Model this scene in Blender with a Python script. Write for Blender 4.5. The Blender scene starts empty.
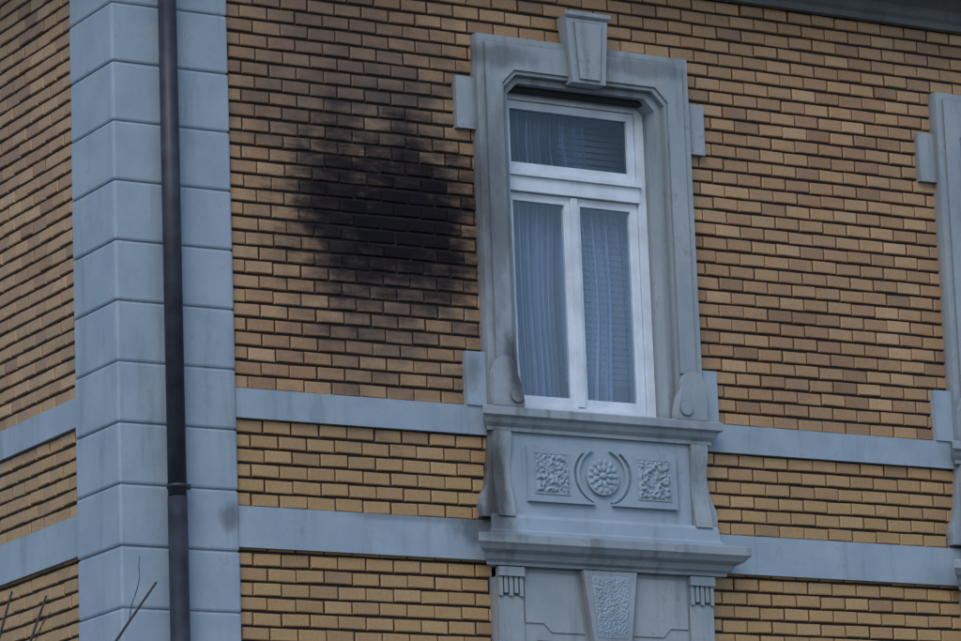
import bpy, bmesh, math, random
import numpy as np
from mathutils import Vector, Matrix, noise
random.seed(7); rng=np.random.default_rng(7)
sc=bpy.context.scene
sc.view_settings.view_transform='Standard'; sc.view_settings.look='None'; sc.view_settings.exposure=0

# ---------------------------------------------------------------- materials
class NT:
    def __init__(s,name):
        s.m=bpy.data.materials.new(name); s.m.use_nodes=True; s.t=s.m.node_tree; s.t.nodes.clear()
        s.out=s.n('ShaderNodeOutputMaterial'); s.b=s.n('ShaderNodeBsdfPrincipled'); s.l(s.b.outputs[0],s.out.inputs[0])
        s.pos=s.n('ShaderNodeNewGeometry').outputs['Position']
    def n(s,k,**kw):
        x=s.t.nodes.new(k)
        for a,v in kw.items(): setattr(x,a,v)
        return x
    def l(s,a,b): s.t.links.new(a,b)
    def put(s,sock,v):
        if hasattr(v,'is_output') : s.l(v,sock)
        else: sock.default_value=v
    def math(s,op,a,b=0.0,clamp=False):
        x=s.n('ShaderNodeMath',operation=op,use_clamp=clamp); s.put(x.inputs[0],a); s.put(x.inputs[1],b); return x.outputs[0]
    def mix(s,f,a,b,bt='MIX'):
        x=s.n('ShaderNodeMix',data_type='RGBA',blend_type=bt); s.put(x.inputs[0],f); s.put(x.inputs[6],a); s.put(x.inputs[7],b); return x.outputs[2]
    def mapr(s,v,a,b,c=0.0,d=1.0,smooth=True):
        x=s.n('ShaderNodeMapRange',interpolation_type='SMOOTHSTEP' if smooth else 'LINEAR'); s.put(x.inputs[0],v)
        for i,q in enumerate((a,b,c,d)): x.inputs[i+1].default_value=q
        return x.outputs[0]
    def noise(s,scale,detail=4,rough=.6,stretch=(1,1,1)):
        mp=s.n('ShaderNodeMapping'); s.l(s.pos,mp.inputs[0]); mp.inputs['Scale'].default_value=stretch
        x=s.n('ShaderNodeTexNoise'); s.l(mp.outputs[0],x.inputs['Vector']); x.inputs['Scale'].default_value=scale
        x.inputs['Detail'].default_value=detail; x.inputs['Roughness'].default_value=rough; return x.outputs[0]
    def blob(s,c,r):   # ellipsoidal distance, 0 at centre, 1 at the rim
        a=s.n('ShaderNodeVectorMath',operation='SUBTRACT'); s.l(s.pos,a.inputs[0]); a.inputs[1].default_value=c
        d=s.n('ShaderNodeVectorMath',operation='DIVIDE'); s.l(a.outputs[0],d.inputs[0]); d.inputs[1].default_value=r
        e=s.n('ShaderNodeVectorMath',operation='LENGTH'); s.l(d.outputs[0],e.inputs[0]); return e.outputs['Value']
    def bump(s,h,strength=.3,dist=.01):
        x=s.n('ShaderNodeBump'); x.inputs['Strength'].default_value=strength; x.inputs['Distance'].default_value=dist
        s.l(h,x.inputs['Height']); s.l(x.outputs[0],s.b.inputs['Normal'])
    def base(s,v): s.put(s.b.inputs['Base Color'],v)
    def rough(s,v): s.put(s.b.inputs['Roughness'],v)

def C(r,g,b): return (r,g,b,1)

def mat_brick():
    m=NT('glazed_clinker_brick')
    at=m.n('ShaderNodeAttribute',attribute_name='brick'); sp=m.n('ShaderNodeSeparateColor'); m.l(at.outputs['Color'],sp.inputs[0])
    r1,r2,r3=sp.outputs[0],sp.outputs[1],sp.outputs[2]
    rp=m.n('ShaderNodeValToRGB'); m.l(r1,rp.inputs[0]); e=rp.color_ramp.elements
    e[0].position=0; e[0].color=C(.27,.150,.085); e[1].position=1; e[1].color=C(.52,.335,.185)
    for p,c in ((.14,C(.36,.205,.108)),(.5,C(.41,.240,.122)),(.85,C(.465,.285,.145))):
        x=e.new(p); x.color=c
    col=rp.outputs[0]
    nz=m.noise(1.3,3); col=m.mix(m.mapr(nz,.4,.65,0,.4),col,C(.37,.25,.145))
    sepz=m.n('ShaderNodeSeparateXYZ'); m.l(m.pos,sepz.inputs[0])
    low=m.mapr(sepz.outputs[2],6.3,6.9,.5,0.0); col=m.mix(low,col,C(.44,.285,.12))
    fine=m.noise(55,4,.7); col=m.mix(m.mapr(fine,.35,.7,0,.4),col,m.mix(1.0,col,C(.62,.56,.5),'MULTIPLY'))
    spk=m.noise(140,2,.5); col=m.mix(m.mapr(spk,.62,.72,0,.5),col,C(.12,.07,.04))
    g=m.noise(.8,4,.6); col=m.mix(m.mapr(g,.47,.75,0,.28),col,C(.17,.12,.085)); col=m.mix(m.mapr(r2,.92,1.0,0,.4),col,C(.15,.09,.065))
    # fire soot on the wall
    w=m.noise(2.0,5,.65); w2=m.noise(9,3,.6,(.5,.5,1.8))
    def soot(c,r,a1,a2,a3,lo,hi,k,rr):
        d=m.blob(c,r); d=m.math('ADD',d,m.math('MULTIPLY',m.math('SUBTRACT',w,.5),a1))
        d=m.math('ADD',d,m.math('MULTIPLY',m.math('SUBTRACT',rr,.5),a2)); d=m.math('ADD',d,m.math('MULTIPLY',m.math('SUBTRACT',w2,.5),a3)); return m.mapr(d,lo,hi,k,0)
    up=soot((1.65,0,9.05),(1.2,3,1.1),1.6,.2,.6,.2,1.2,.66,r3)
    halo=soot((2.05,0,7.95),(1.05,3,1.35),1.6,.3,.8,.2,1.2,.86,r2)
    core=soot((2.05,0,8.03),(.84,3,.66),1.3,.3,1.0,.30,1.2,.97,r3)
    left=soot((1.60,0,8.05),(.34,3,.74),.8,.3,.9,.3,1.2,.85,r2)
    col=m.mix(up,col,C(.085,.055,.045)); col=m.mix(halo,col,C(.048,.035,.035)); col=m.mix(left,col,C(.016,.013,.018)); col=m.mix(core,col,C(.008,.007,.011))
    m.base(col)
    allsoot=m.math('MAXIMUM',core,left); m.rough(m.math('ADD',m.mapr(fine,.3,.7,.36,.62),m.math('MULTIPLY',allsoot,.38))); m.bump(fine,.35,.004)
    m.l(m.math('SUBTRACT',.5,m.math('MULTIPLY',allsoot,.38)),m.b.inputs['Specular IOR Level']); return m.m
def mat_mortar():
    m=NT('dark_mortar'); n=m.noise(60,4); m.base(m.mix(n,C(.012,.011,.013),C(.034,.031,.033))); m.rough(.95); m.bump(n,.5,.006); return m.m
def mat_stone(name,a,b,dirt,streak,soot=True,ao_on=True):
    m=NT(name)
    n1=m.noise(2.5,5,.65); n2=m.noise(40,5,.7); st=m.noise(7,4,.6,(1,1,.12)); bl=m.noise(5,5,.7)
    col=m.mix(m.mapr(n1,.3,.7),a,b)
    col=m.mix(m.mapr(n2,.45,.8,0,.35),col,m.mix(1.0,col,C(.7,.7,.72),'MULTIPLY'))
    col=m.mix(m.mapr(st,.50,.76,0,streak),col,dirt)
    col=m.mix(m.mapr(bl,.56,.75,0,streak*.85),col,dirt)
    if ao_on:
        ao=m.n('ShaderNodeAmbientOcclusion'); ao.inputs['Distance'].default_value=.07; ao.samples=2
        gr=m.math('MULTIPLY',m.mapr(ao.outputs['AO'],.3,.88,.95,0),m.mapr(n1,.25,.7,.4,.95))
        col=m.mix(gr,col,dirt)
    if soot:
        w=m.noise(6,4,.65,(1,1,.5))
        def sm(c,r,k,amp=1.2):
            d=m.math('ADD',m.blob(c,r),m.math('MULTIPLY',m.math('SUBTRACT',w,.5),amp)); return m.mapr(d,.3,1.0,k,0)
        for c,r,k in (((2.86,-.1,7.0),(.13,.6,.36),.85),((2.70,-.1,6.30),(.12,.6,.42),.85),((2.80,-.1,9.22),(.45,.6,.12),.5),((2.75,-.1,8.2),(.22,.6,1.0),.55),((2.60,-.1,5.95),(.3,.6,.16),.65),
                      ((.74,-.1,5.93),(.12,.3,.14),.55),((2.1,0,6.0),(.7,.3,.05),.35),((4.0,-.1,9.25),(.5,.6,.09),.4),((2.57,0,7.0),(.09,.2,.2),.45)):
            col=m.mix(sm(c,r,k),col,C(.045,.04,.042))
    m.base(col); m.rough(.78); hh=m.math('ADD',m.math('MULTIPLY',n2,.5),m.math('MULTIPLY',n1,.5)); m.bump(hh,.35,.006); return m.m
BRICK=mat_brick(); MORTAR=mat_mortar()
PAINT=mat_stone('blue_grey_painted_render',C(.265,.345,.43),C(.335,.415,.50),C(.14,.16,.18),.36,True,False)
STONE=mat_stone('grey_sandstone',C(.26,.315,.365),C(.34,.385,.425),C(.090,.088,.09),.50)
CORN=mat_stone('weathered_cornice',C(.11,.125,.14),C(.16,.175,.19),C(.05,.05,.05),.4,False,False)
def simple(name,col,rough=.5,var=.15,scale=8,metal=0):
    m=NT(name); n=m.noise(scale,4); m.base(m.mix(m.mapr(n,.3,.7),C(*[c*(1-var) for c in col]),C(*[min(1,c*(1+var)) for c in col]))); m.rough(rough); m.b.inputs['Metallic'].default_value=metal; m.bump(n,.1,.003); return m.m
WHITE=simple('white_frame_paint',(.62,.69,.78),.35,.10,5)
PIPE=simple('dark_painted_metal',(.028,.031,.046),.5,.35,6)
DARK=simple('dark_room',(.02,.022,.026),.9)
SLAT=simple('grey_slats',(.16,.19,.25),.6)
ROOF=simple('slate_roof',(.06,.063,.07),.7,.3,3)
BARK=simple('bark',(.045,.038,.038),.9,.3,30)
def mat_curtain():
    m=NT('net_curtain'); n=m.noise(3,3,.6,(1,1,.25)); col=m.mix(m.mapr(n,.35,.65),C(.36,.47,.74),C(.56,.68,.95)); m.base(col); m.rough(.9)
    tl=m.n('ShaderNodeBsdfTranslucent'); m.l(col,tl.inputs[0]); tr=m.n('ShaderNodeBsdfTransparent')
    a=m.n('ShaderNodeMixShader'); a.inputs[0].default_value=.12; m.l(m.b.outputs[0],a.inputs[1]); m.l(tl.outputs[0],a.inputs[2])
    b=m.n('ShaderNodeMixShader'); lw=m.n('ShaderNodeLayerWeight'); lw.inputs[0].default_value=.5
    m.l(m.mapr(lw.outputs['Facing'],.0,.8,.78,.03),b.inputs[0]); m.l(a.outputs[0],b.inputs[1]); m.l(tr.outputs[0],b.inputs[2]); m.l(b.outputs[0],m.out.inputs[0]); return m.m
def mat_glass():
    m=NT('window_glass'); g=m.n('ShaderNodeBsdfGlossy'); g.inputs['Roughness'].default_value=.02; g.inputs[0].default_value=C(.95,.97,1)
    tr=m.n('ShaderNodeBsdfTransparent'); tr.inputs[0].default_value=C(.86,.93,.98)
    fr=m.n('ShaderNodeFresnel'); fr.inputs[0].default_value=1.5; n=m.noise(1.2,1)
    bp=m.n('ShaderNodeBump'); bp.inputs['Strength'].default_value=.05; bp.inputs['Distance'].default_value=.02; m.l(n,bp.inputs['Height']); m.l(bp.outputs[0],g.inputs['Normal'])
    f=m.math('MULTIPLY',fr.outputs[0],1.7,True)
    x=m.n('ShaderNodeMixShader'); m.l(f,x.inputs[0]); m.l(tr.outputs[0],x.inputs[1]); m.l(g.outputs[0],x.inputs[2]); m.l(x.outputs[0],m.out.inputs[0]); return m.m
CURT=mat_curtain(); GLASS=mat_glass()

# ---------------------------------------------------------------- mesh helpers
house=bpy.data.objects.new('brick_house',None); sc.collection.objects.link(house)
def add(name,bm,mat,parent=house,smooth=False,bev=0,seg=2):
    if bev: bmesh.ops.bevel(bm,geom=[e for e in bm.edges if len(e.link_faces)==2 and e.calc_face_angle(0)>.5],offset=bev,segments=seg,affect='EDGES',profile=.6)
    bmesh.ops.recalc_face_normals(bm,faces=bm.faces)
    me=bpy.data.meshes.new(name); bm.to_mesh(me); bm.free(); me.materials.append(mat)
    if smooth:
        for p in me.polygons: p.use_smooth=True
    o=bpy.data.objects.new(name,me); sc.collection.objects.link(o)
    if parent: o.parent=parent
    return o
def b_box(bm,x0,x1,y0,y1,z0,z1):
    v=[bm.verts.new(p) for p in ((x0,y0,z0),(x1,y0,z0),(x1,y1,z0),(x0,y1,z0),(x0,y0,z1),(x1,y0,z1),(x1,y1,z1),(x0,y1,z1))]
    for f in ((0,1,2,3),(4,5,6,7),(0,1,5,4),(1,2,6,5),(2,3,7,6),(3,0,4,7)): bm.faces.new([v[i] for i in f])
def b_prism(bm,poly,y0,y1):       # polygon in X-Z pushed through Y
    a=[bm.verts.new((x,y0,z)) for x,z in poly]; b=[bm.verts.new((x,y1,z)) for x,z in poly]; n=len(poly)
    bm.faces.new(a); bm.faces.new(b[::-1])
    for i in range(n): bm.faces.new((a[i],b[i],b[(i+1)%n],a[(i+1)%n]))
def b_mould(bm,prof,cx,h0):       # (y,z) profile with mitred returns at both ends
    n=len(prof)
    L=[bm.verts.new((cx-h0+y,y,z)) if y<0 else bm.verts.new((cx-h0,y,z)) for y,z in prof]
    R=[bm.verts.new((cx+h0-y,y,z)) if y<0 else bm.verts.new((cx+h0,y,z)) for y,z in prof]
    bm.faces.new(L); bm.faces.new(R[::-1])
    for i in range(n): bm.faces.new((L[i],L[(i+1)%n],R[(i+1)%n],R[i]))
def box(name,mat,x0,x1,y0,y1,z0,z1,bev=.006,parent=house):
    bm=bmesh.new(); b_box(bm,x0,x1,y0,y1,z0,z1); return add(name,bm,mat,parent,bev=bev)
def prism(name,mat,poly,y0,y1,bev=.006):
    bm=bmesh.new(); b_prism(bm,poly,y0,y1); return add(name,bm,mat,bev=bev)
def mould(name,mat,prof,cx,h0,bev=.003):
    bm=bmesh.new(); b_mould(bm,prof,cx,h0); return add(name,bm,mat,bev=bev)
def arch(cx,ho,zt,hi,zi,clip,zb):
    return [(cx-ho,zb),(cx-ho,zt),(cx+ho,zt),(cx+ho,zb),(cx+hi,zb),(cx+hi,zi-clip),(cx+hi-clip,zi),(cx-hi+clip,zi),(cx-hi,zi-clip),(cx-hi,zb)]

# ---------------------------------------------------------------- brick skin
COURSE=.0962; BL=.205; JH=.018; JV=.012; Z0=6.009
def brick_wall(name,s0,s1,z0,z1,holes,side):
    V=[];F=[];A=[]
    k0=math.floor((z0-Z0)/COURSE); k1=math.ceil((z1-Z0)/COURSE)
    for k in range(k0,k1):
        a=Z0+k*COURSE+JH/2; b=Z0+(k+1)*COURSE-JH/2
        if b<z0 or a>z1: continue
        s=s0-BL*(.5 if k%2 else 1.0)+random.uniform(-.008,.008)
        while s<s1:
            l=s+JV/2+random.uniform(-.003,.003); r=s+BL-JV/2+random.uniform(-.003,.003); s+=BL
            l=max(l,s0); r=min(r,s1); zm=(a+b)/2
            for h in holes:
                if h[2]<zm<h[3]:
                    if l<h[0]<r: r=h[0]
                    elif l<h[1]<r: l=h[1]
                    elif l>=h[0] and r<=h[1]: l=r
            if r-l<.02: continue
            c=.006; dz=random.uniform(-.0025,.0025); d=random.uniform(-.0035,.0035); rz=random.uniform(-.002,.002)
            tl=[d+random.uniform(-.002,.002) for _ in range(4)]
            q=[(l+c,a+c+dz-rz),(r-c,a+c+dz+rz),(r-c,b-c+dz+rz),(l+c,b-c+dz-rz)]; q2=[(l,a+dz-rz),(r,a+dz+rz),(r,b+dz+rz),(l,b+dz-rz)]
            pts=[(q[i][0],tl[i],q[i][1]) for i in range(4)]+[(q2[i][0],.006,q2[i][1]) for i in range(4)]+[(q2[i][0],.024,q2[i][1]) for i in range(4)]
            n=len(V)
            for s_,d_,z_ in pts: V.append((s_,d_,z_) if not side else (d_,s_,z_))
            fs=[(0,1,2,3)]+[(j+4,(j+1)%4+4,(j+1)%4,j) for j in range(4)]+[(j+8,(j+1)%4+8,(j+1)%4+4,j+4) for j in range(4)]
            for f in fs: F.append(tuple(n+i for i in (f if not side else f[::-1])))
            A+= [(random.random(),random.random(),random.random(),1)]*12
    me=bpy.data.meshes.new(name); me.from_pydata(V,[],F); me.materials.append(BRICK)
    at=me.color_attributes.new('brick','FLOAT_COLOR','POINT'); at.data.foreach_set('color',np.array(A,dtype=np.float32).ravel())
    o=bpy.data.objects.new(name,me); sc.collection.objects.link(o); o.parent=house
def sheet(name,mat,s0,s1,z0,z1,holes,d,side):
    xs=sorted({s0,s1}|{h[0] for h in holes}|{h[1] for h in holes}); zs=sorted({z0,z1}|{h[2] for h in holes}|{h[3] for h in holes})
    bm=bmesh.new()
    for i in range(len(xs)-1):
        for j in range(len(zs)-1):
            xm=(xs[i]+xs[i+1])/2; zm=(zs[j]+zs[j+1])/2
            if any(h[0]<xm<h[1] and h[2]<zm<h[3] for h in holes): continue
            p=[(xs[i],zs[j]),(xs[i+1],zs[j]),(xs[i+1],zs[j+1]),(xs[i],zs[j+1])]
            bm.faces.new([bm.verts.new((a,d,b) if not side else (d,a,b)) for a,b in p])
    bmesh.ops.remove_doubles(bm,verts=bm.verts,dist=1e-5); add(name,bm,mat)

XE=15.6; YE=10.0; ZT=9.9; ZP=1.3
centers=[3.515,7.373,11.231]
holes=[]
for c in centers: holes+= [(c-.60,c+.60,6.74,9.07),(c-.60,c+.60,2.83,5.20)]
brick_wall('facade_bricks',.5,XE,ZP,ZT,holes,False)
sheet('facade_mortar',MORTAR,.03,XE,0,ZT+.1,holes,.017,False)
brick_wall('side_bricks',.4,YE,ZP,ZT,[],True)
sheet('side_mortar',MORTAR,.03,YE,0,ZT+.1,[],.014,True)
box('rear_walls',MORTAR,XE-.02,XE,.03,YE,0,ZT+.1,0); box('back_wall',MORTAR,.03,XE,YE-.02,YE+.01,0,ZT+.1,0)

# bands
for nm,a,b in (('upper_band',6.586,6.78),('lower_band',5.742,6.009)):
    bm=bmesh.new(); b_box(bm,.78,XE,-.03,.03,a,b); add(nm,bm,PAINT,bev=.006)
    bm=bmesh.new(); b_box(bm,-.03,.03,.60,YE,a,b); add(nm+'_side',bm,PAINT,bev=.006)
# quoins
bm=bmesh.new()
z=6.104-.395*16
while z<ZT:
    z1=z+.395
    a=max(z,.02); b=min(z1,ZT+.02)
    b2=bmesh.new(); j=random.uniform(-.002,.002)
    b_box(b2,-.04+j,.80+j,-.04+j,.614,a+.003,b-.003)
    bmesh.ops.bevel(b2,geom=[e for e in b2.edges],offset=.016,segments=2,affect='EDGES',profile=.5)
    me=bpy.data.meshes.new('t'); b2.to_mesh(me); b2.free(); bm.from_mesh(me); bpy.data.meshes.remove(me)
    z=z1
add('quoins',bm,PAINT)
box('quoin_core',PAINT,-.022,.785,-.022,.60,0,ZT+.02,0)
box('plinth',STONE,-.07,XE,-.07,.02,0,ZP,.01); box('plinth_side',STONE,-.07,.02,.0201,YE,0,ZP,.01)

# main cornice, roof
prof=[(0,9.855),(-.06,9.855),(-.06,9.90),(-.085,9.925),(-.085,9.99),(-.16,10.05),(-.18,10.07),(-.50,10.09),(-.50,10.16),(-.56,10.20),(-.58,10.28),(-.58,10.32),(0,10.36)]
def run_cornice():
    bm=bmesh.new(); n=len(prof)
    rings=[]
    for k in range(3):
        r=[]
        for y,z in prof:
            if k==0: p=(y,YE+.5,z)
            elif k==1: p=(y,y,z)
            else: p=(XE+.5,y,z)
            r.append(bm.verts.new(p))
        rings.append(r)
    for k in range(2):
        for i in range(n): bm.faces.new((rings[k][i],rings[k][(i+1)%n],rings[k+1][(i+1)%n],rings[k+1][i]))
    add('main_cornice',bm,CORN,bev=.004)
run_cornice()
bm=bmesh.new()
rv=[bm.verts.new(p) for p in ((-.6,-.6,10.34),(XE+.5,-.6,10.34),(XE+.5,YE+.5,10.34),(-.6,YE+.5,10.34),(4,5,13),(XE-4,5,13))]
for f in ((0,1,5,4),(1,2,5),(2,3,4,5),(3,0,4),(0,3,2,1)): bm.faces.new([rv[i] for i in f])
add('hipped_roof',bm,ROOF)

# ---------------------------------------------------------------- relief helper
def relief(name,x0,x1,z0,z1,y,amp,seed,fr=26,taper=0,N=56):
    bm=bmesh.new(); M=max(10,int(N*(z1-z0)/(x1-x0))); g=[]
    for j in range(M+1):
        t=j/M; row=[]
        for i in range(N+1):
            s=i/N; cxm=(x0+x1)/2; hw=(x1-x0)/2*(1-taper*(1-t)); x=cxm+(2*s-1)*hw; z=z0+(z1-z0)*t
            e=min(s,1-s,t*1.0,1-t)*14; e=max(0,min(1,e))
            n=noise.noise(Vector((x*fr,seed,z*fr)))+.5*noise.noise(Vector((x*fr*2.2,seed+9,z*fr*2.2)))
            h=amp*(max(0,min(1,n*2.2+.35)))*e
            row.append(bm.verts.new((x,y-h,z)))
        g.append(row)
    for j in range(M):
        for i in range(N): bm.faces.new((g[j][i],g[j][i+1],g[j+1][i+1],g[j+1][i]))
    add(name,bm,PAINT,smooth=True)

# ---------------------------------------------------------------- windows
def window_unit(c,zb,zt,ztr0,ztr1,tag):
    y=.12; H=.595
    bm=bmesh.new()
    b_box(bm,c-H,c-.535,y,y+.08,zb,zt); b_box(bm,c+.535,c+H,y,y+.08,zb,zt)
    b_box(bm,c-.535,c+.535,y+.001,y+.08,zt-.06,zt); b_box(bm,c-.535,c+.535,y+.001,y+.08,zb,zb+.05)
    b_box(bm,c-.535,c+.535,y-.012,y+.08,ztr0+.05,ztr1-.05)
    b_box(bm,c-.54,c+.54,y-.035,y-.010,ztr1-.085,ztr1-.055)
    add('frame'+tag,bm,WHITE,bev=.005)
    box('head_strip'+tag,DARK,c-.596,c+.596,.03,.10,zt-.028,zt+.02,0)  # dark strip in front of the frame's top edge
    bm=bmesh.new(); w=.055; ys=y+.024
    def sash(a,b,z0,z1):
        b_box(bm,a,a+w,ys,ys+.05,z0,z1); b_box(bm,b-w,b,ys,ys+.05,z0,z1)
        b_box(bm,a+w,b-w,ys+.002,ys+.05,z1-w,z1); b_box(bm,a+w,b-w,ys+.002,ys+.05,z0,z0+w+.01)
    sash(c-.530,c-.006,zb+.055,ztr0+.045); sash(c+.006,c+.530,zb+.055,ztr0+.045)
    sash(c-.530,c+.530,ztr1-.045,zt-.065)
    b_box(bm,c-.022,c+.030,ys-.020,ys-.001,zb+.06,ztr0+.04)
    add('sashes'+tag,bm,WHITE,bev=.005)
    bm=bmesh.new()
    for a,b,z0,z1 in ((c-.48,c-.05,zb+.10,ztr0),(c+.05,c+.48,zb+.10,ztr0),(c-.48,c+.48,ztr1,zt-.11)):
        bm.faces.new([bm.verts.new(p) for p in ((a,ys+.025,z0),(b,ys+.025,z0),(b,ys+.025,z1),(a,ys+.025,z1))])
    add('glass'+tag,bm,GLASS)
    def curtain(nm,a,b,z0,z1,yy,fr,seed,pull=0):
        bm=bmesh.new(); N=260; rows=[]
        for j in range(13):
            t=j/12; r=[]; wd=1-pull*math.sin(t*math.pi)**2
            for i in range(N+1):
                s=i/N; x=a+(b-a)*s*wd
                ph=fr*s*6.283+3.4*noise.noise(Vector((s*4,seed,t*.35)))*2
                d=.040*math.sin(ph)*(0.6+.4*math.sin(s*17+seed))+.010*math.sin(ph*2.3+seed+t)
                r.append(bm.verts.new((x+.008*math.sin(ph*.5+t*2),yy+d*(1.15-.3*t),z0+(z1-z0)*t)))
            rows.append(r)
        for j in range(12):
            for i in range(N): bm.faces.new((rows[j][i],rows[j][i+1],rows[j+1][i+1],rows[j+1][i]))
        add(nm,bm,CURT,smooth=True)
    curtain('curtain'+tag,c-.60,c+.02,zb,ztr1-.05,.30,9,c,.05); curtain('curtain_pair'+tag,c+.62,c+.12,zb,ztr1-.05,.31,7,c+4,.10)
    curtain('curtain_valance'+tag,c-.6,c+.26,ztr1-.05,zt,.305,9,c+6,.03)
    bm=bmesh.new(); zz=zb+.3
    while zz<zt:
        b_box(bm,c+.06,c+.70,.42,.424,zz,zz+.032); zz+=.045
    add('slat_rows'+tag,bm,SLAT)  # rows of thin horizontal slats behind the right half of the window
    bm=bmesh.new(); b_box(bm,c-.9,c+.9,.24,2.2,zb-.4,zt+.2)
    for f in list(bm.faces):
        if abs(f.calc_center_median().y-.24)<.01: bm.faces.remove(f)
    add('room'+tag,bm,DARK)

PJ=-.085
def module(c,tag):
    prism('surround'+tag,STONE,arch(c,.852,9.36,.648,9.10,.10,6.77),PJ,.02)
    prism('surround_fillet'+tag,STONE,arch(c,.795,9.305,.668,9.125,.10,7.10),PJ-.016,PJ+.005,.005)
    prism('inner_step'+tag,STONE,arch(c,.70,9.16,.597,9.055,.085,6.765),-.035,.22,.008)
    for s,n in ((-1,'l'),(1,'r')):
        for z0,z1,m in ((8.69,9.053,'upper_ear'),(6.781,7.147,'lower_ear')):
            xa,xb=sorted((c+s*.83,c+s*1.0)); box(f'{m}_{n}{tag}',STONE if m=='upper_ear' else PAINT,xa,xb,-.045,.02,z0,z1)
        pl=[(c+s*.848,6.772),(c+s*.848,7.0)]
        for i in range(9):
            a=i/8*math.pi; pl.append((c+s*(.745+.09*math.cos(a)),7.03+.085*math.sin(a)))
        for i in range(7):
            a=i/6; pl.append((c+s*(.655-.045*math.sin(a*math.pi/2)),7.0-.22*a))
        pl.append((c+s*.612,6.772)); prism(f'jamb_scroll_{n}{tag}',STONE,pl,-.135,-.05,.012)
        bm=bmesh.new(); bmesh.ops.create_cone(bm,cap_ends=True,segments=28,radius1=.038,radius2=.048,depth=.03,matrix=Matrix.Translation((c+s*.672,-.138,6.845))@Matrix.Rotation(math.pi/2,4,'X'))
        add(f'jamb_volute_{n}{tag}',bm,STONE,bev=.006)
    prism('keystone'+tag,STONE,[(c-.132,9.075),(c+.132,9.075),(c+.170,9.55),(c-.170,9.55)],-.150,-.04,.008)
    prism('keystone_face'+tag,STONE,[(c-.080,9.10),(c+.080,9.10),(c+.108,9.50),(c-.108,9.50)],-.166,-.14,.008)
    mould('keystone_cap'+tag,STONE,[(0,9.585),(-.165,9.58),(-.17,9.575),(-.17,9.55),(-.155,9.535),(0,9.535)],c,.015)
    mould('sill'+tag,STONE,[(.12,6.79),(-.15,6.765),(-.165,6.755),(-.165,6.705),(-.14,6.69),(-.125,6.66),(-.10,6.635),(-.10,6.61),(.0,6.60),(.12,6.60)],c,.79)
    box('apron'+tag,PAINT,c-.80,c+.80,-.075,.02,5.98,6.62)
    for s,n in ((-1,'l'),(1,'r')):
        pf=[(0,6.606)]; 
        for i in range(15):
            t=i/14; z=6.605-.575*t; y=-.095-.022*math.cos(t*math.pi*2)-.02*t; pf.append((y,z))
        pf.append((0,6.03)); bm=bmesh.new(); xa,xb=sorted((c+s*.715,c+s*.845))
        L=[bm.verts.new((xa,y,z)) for y,z in pf]; R=[bm.verts.new((xb,y,z)) for y,z in pf]; bm.faces.new(L); bm.faces.new(R[::-1])
        for i in range(len(pf)): bm.faces.new((L[i],L[(i+1)%len(pf)],R[(i+1)%len(pf)],R[i]))
        add(f'console_{n}{tag}',bm,STONE,bev=.004)
        pl=[(c+s*.80,6.03)]
        for i in range(13):
            t=i/12; pl.append((c+s*(.925-.035*t-.045*math.sin(min(1,t*1.1)*math.pi*.5)+.03*math.exp(-((t-.22)/.14)**2)),6.03+.50*t))
        pl.append((c+s*.80,6.56)); prism(f'console_scroll_{n}{tag}',STONE,pl,-.07,.015,.005)
        # carved plates with concave inner edge
        pl=[(c+s*.59,6.525),(c+s*.59,6.145),(c+s*.07,6.145),(c+s*.07,6.158)]
        for i in range(13):
            a=-1.15+2.05*i/12; pl.append((c+s*.232*math.cos(a),6.345+.205*math.sin(a)))
        pl.append((c+s*.155,6.525))
        prism(f'plate_{n}{tag}',PAINT,pl,-.106,-.05,.006)
        xa,xb=sorted((c+s*.275,c+s*.535)); relief(f'foliage_relief_{n}{tag}',xa,xb,6.205,6.47,-.108,.018,3.1+s+c,44)
        bm=bmesh.new(); z0,z1=6.205,6.47
        for q in ((xa-.008,xa,z0-.008,z1+.008),(xb,xb+.008,z0-.008,z1+.008),(xa,xb,z0-.008,z0),(xa,xb,z1,z1+.008)): b_box(bm,q[0],q[1],-.113,-.103,q[2],q[3])
        add(f'relief_rim_{n}{tag}',bm,PAINT)
        pl=[]
        for i in range(15):
            a=-1.2+2.4*i/14; pl.append((c+s*.205*math.cos(a),6.345+.195*math.sin(a)))
        for i in range(15):
            a=1.2-2.4*i/14; pl.append((c+s*(.184*math.cos(a)-.001),6.345+.186*math.sin(a)))
        prism(f'crescent_{n}{tag}',PAINT,pl,-.100,-.06,.002)
    bm=bmesh.new(); R=Matrix.Rotation(math.pi/2,4,'X'); O=Matrix.Translation((c,-.085,6.345))
    bmesh.ops.create_cone(bm,cap_ends=True,segments=48,radius1=.122,radius2=.130,depth=.034,matrix=O@R)
    for k,(rr,nn,rad) in enumerate(((.098,14,.019),(.058,9,.022),(0,1,.026))):
        for i in range(nn):
            a=i/nn*6.283; mm=Matrix.Translation((c+rr*math.cos(a),-.101-.002*k,6.345+rr*math.sin(a)))@Matrix.Rotation(-a,4,'Y')@Matrix.Diagonal((1.25,.7,.8,1))
            bmesh.ops.create_uvsphere(bm,u_segments=10,v_segments=7,radius=rad,matrix=mm)
    add('rosette'+tag,bm,PAINT)
    mould('apron_base'+tag,PAINT,[(0,6.045),(-.11,6.045),(-.125,6.02),(-.13,5.94),(-.15,5.925),(-.15,5.87),(0,5.86)],c,.775)
    mould('ledge'+tag,STONE,[(0,5.915),(-.235,5.892),(-.25,5.882),(-.25,5.830),(-.235,5.815),(-.215,5.79),(-.17,5.77),(-.15,5.735),(-.125,5.72),(-.12,5.70),(0,5.69)],c,.825)
    prism('lower_surround'+tag,STONE,arch(c,.852,5.695,.648,5.215,.10,2.85),-.075,.02)
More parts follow.
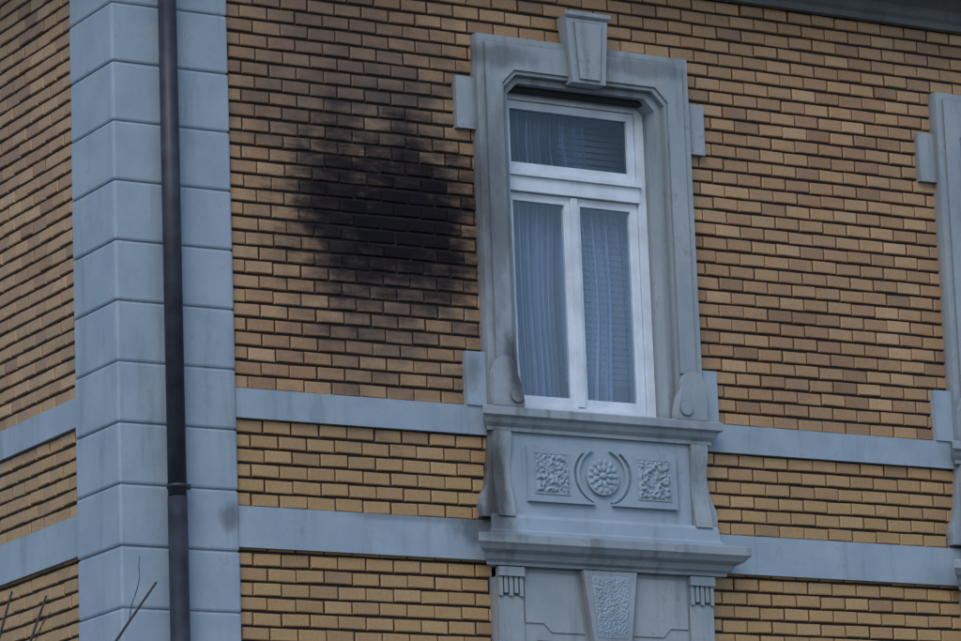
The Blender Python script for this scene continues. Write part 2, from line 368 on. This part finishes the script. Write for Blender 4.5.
    prism('lower_inner_step'+tag,STONE,arch(c,.70,5.26,.597,5.165,.085,2.845),-.035,.22,.008)
    for s,n in ((-1,'l'),(1,'r')):
        xa,xb=sorted((c+s*.83,c+s*1.0)); box(f'low_ear_{n}{tag}',STONE,xa,xb,-.045,.02,4.80,5.16); box(f'low_foot_{n}{tag}',STONE,xa,xb,-.045,.02,2.85,3.2)
        xa,xb=sorted((c+s*.655,c+s*.852)); box(f'capital_block_{n}{tag}',STONE,xa,xb,-.12,-.02,5.63,5.692)
        bm=bmesh.new()
        for k in range(5):
            w=(xb-xa)/5; b_box(bm,xa+w*k+.006,xa+w*(k+1)-.006,-.105,-.05,5.50+.02*(k%2),5.629)
        add(f'capital_flutes_{n}{tag}',bm,STONE,bev=.006)
        xa2,xb2=sorted((c+s*.655,c+s*.848)); box(f'pilaster_{n}{tag}',STONE,xa2,xb2,-.088,-.02,2.86,5.50)
        pl=[(c+s*.235,5.66),(c+s*.64,5.66),(c+s*.64,5.33),(c+s*.50,5.33),(c+s*.44,5.27),(c+s*.185,5.27)]
        prism(f'frieze_panel_{n}{tag}',STONE,pl,-.083,-.06,.004)
    prism('lower_keystone'+tag,STONE,[(c-.145,5.20),(c+.145,5.20),(c+.210,5.69),(c-.210,5.69)],-.14,-.04,.008)
    relief('keystone_stipple'+tag,c-.155,c+.155,5.24,5.66,-.142,.006,c,95,.28,80)
    mould('low_sill'+tag,STONE,[(.12,2.87),(-.15,2.845),(-.165,2.835),(-.165,2.785),(-.14,2.77),(-.10,2.70),(.0,2.69),(.12,2.69)],c,.79)
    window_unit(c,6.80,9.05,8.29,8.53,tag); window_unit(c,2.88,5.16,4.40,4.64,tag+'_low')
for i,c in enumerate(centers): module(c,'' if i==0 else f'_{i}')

# ---------------------------------------------------------------- drainpipe
dp=bpy.data.objects.new('drainpipe',None); sc.collection.objects.link(dp)
px,py=.317,-.135
def cyl(nm,r,z0,z1,mat=PIPE,par=dp):
    bm=bmesh.new(); bmesh.ops.create_cone(bm,cap_ends=True,segments=40,radius1=r,radius2=r,depth=z1-z0,matrix=Matrix.Translation((px,py,(z0+z1)/2)))
    o=add(nm,bm,mat,par)
    for p in o.data.polygons: p.use_smooth=abs(p.normal.z)<.5
cyl('upper_pipe',.060,6.0,10.1); cyl('lower_pipe',.0635,.1,6.02)
cyl('clamp',.068,6.075,6.10); cyl('clamp_2',.065,9.7,9.73); cyl('clamp_3',.068,3.9,3.94)
box('clamp_lug',PIPE,px+.06,px+.09,py-.012,py+.012,6.07,6.105,.003,dp); box('wall_bracket',PIPE,px-.015,px+.015,py+.05,-.03,6.075,6.10,.003,dp)

# ---------------------------------------------------------------- bare tree
def limb(bm,p,d,r,L,depth,wob=.13,tip=.45):
    seg=8; pts=[p.copy()]; dirs=[]; q=p.copy(); dd=d.normalized()
    for i in range(seg):
        dd=(dd+Vector((random.uniform(-wob,wob),random.uniform(-wob,wob),random.uniform(-.07,.07)))).normalized(); q=q+dd*(L/seg); pts.append(q.copy()); dirs.append(dd.copy())
    n=6 if r>.01 else 4; prev=None
    for i,pt in enumerate(pts):
        rr=r*(1-(1-tip)*i/seg); t=dirs[min(i,seg-1)]; a=t.orthogonal().normalized(); b=t.cross(a)
        ring=[bm.verts.new(pt+(a*math.cos(k/n*6.283)+b*math.sin(k/n*6.283))*rr) for k in range(n)]
        if prev:
            for k in range(n): bm.faces.new((prev[k],prev[(k+1)%n],ring[(k+1)%n],ring[k]))
        prev=ring
    if depth>0:
        for k in range(3):
            i=random.randint(3,seg-1); a=random.uniform(0,6.283); side=Vector((math.cos(a),math.sin(a),random.uniform(-.1,.4)))
            limb(bm,pts[i],(dirs[i-1]*.9+side*.7),r*(1-(1-tip)*i/seg)*.62,L*random.uniform(.22,.36),depth-1)
    return pts
bm=bmesh.new(); random.seed(21)
tr=limb(bm,Vector((-1.95,-1.5,0)),Vector((0.02,0,1)),.06,3.3,0,.04)
for tx,tz,L in ((-2.0,5.45,1),(-1.9,5.3,1),(-1.75,5.45,1),(-1.55,5.2,1),(-1.2,5.05,1),(-.72,5.28,0),(-1.65,5.05,1),(-1.8,5.15,1),(-1.95,5.2,1)):
    p=tr[random.randint(5,8)]; v=Vector((tx,-1.5+random.uniform(-.3,.2),tz))-p
    limb(bm,p,v,.016,v.length,1,.05,.4)
bt=add('bare_tree',bm,BARK,None,smooth=True)

# ---------------------------------------------------------------- ground
m=NT('pavement_asphalt'); n=m.noise(30,5); m.base(m.mix(n,C(.045,.046,.048),C(.08,.08,.082))); m.rough(.9); m.bump(n,.3,.01)
bm=bmesh.new(); bm.faces.new([bm.verts.new(p) for p in ((-600,-600,0),(600,-600,0),(600,600,0),(-600,600,0))]); add('ground',bm,m.m,None)
pm=simple('concrete_paving',(.26,.26,.26),.9,.2,6)
bm=bmesh.new(); b_box(bm,-6,XE+4,-3.0,-.075,-.05,.12); add('pavement',bm,pm,None,bev=.01)

# ---------------------------------------------------------------- light
SE=math.radians(42); SA=math.radians(-138)   # azimuth measured from +Y towards +X
w=bpy.data.worlds.new('World'); sc.world=w; w.use_nodes=True; nt=w.node_tree; bg=nt.nodes['Background']
sky=nt.nodes.new('ShaderNodeTexSky'); sky.sky_type='NISHITA'; sky.sun_disc=False; sky.sun_elevation=SE; sky.sun_rotation=SA; sky.air_density=1.4; sky.dust_density=1.2; sky.ozone_density=4
nt.links.new(sky.outputs[0],bg.inputs[0]); bg.inputs[1].default_value=.15
sl=bpy.data.lights.new('overcast_sun','SUN'); sl.energy=.9; sl.angle=math.radians(30); sl.color=(1,.97,.96)
so=bpy.data.objects.new('overcast_sun',sl); sc.collection.objects.link(so)
dv=Vector((math.sin(SA)*math.cos(SE),math.cos(SA)*math.cos(SE),math.sin(SE))); so.rotation_euler=dv.to_track_quat('Z','Y').to_euler()

# ---------------------------------------------------------------- camera
yaw,pitch,roll,F=.5333,.2169,-.0380,4002.6
fwd=Vector((math.sin(yaw)*math.cos(pitch),math.cos(yaw)*math.cos(pitch),math.sin(pitch))); right=Vector((math.cos(yaw),-math.sin(yaw),0)); up=right.cross(fwd)
r=right*math.cos(roll)+up*math.sin(roll); u=-right*math.sin(roll)+up*math.cos(roll)
cd=bpy.data.cameras.new('camera'); cd.sensor_width=36; cd.lens=F/961*36; cd.clip_end=2000; cd.clip_start=.1
co=bpy.data.objects.new('camera',cd); sc.collection.objects.link(co)
M=Matrix((( r.x,u.x,-fwd.x,-10.6532),(r.y,u.y,-fwd.y,-22.5585),(r.z,u.z,-fwd.z,1.6),(0,0,0,1))); co.matrix_world=M
sc.camera=co
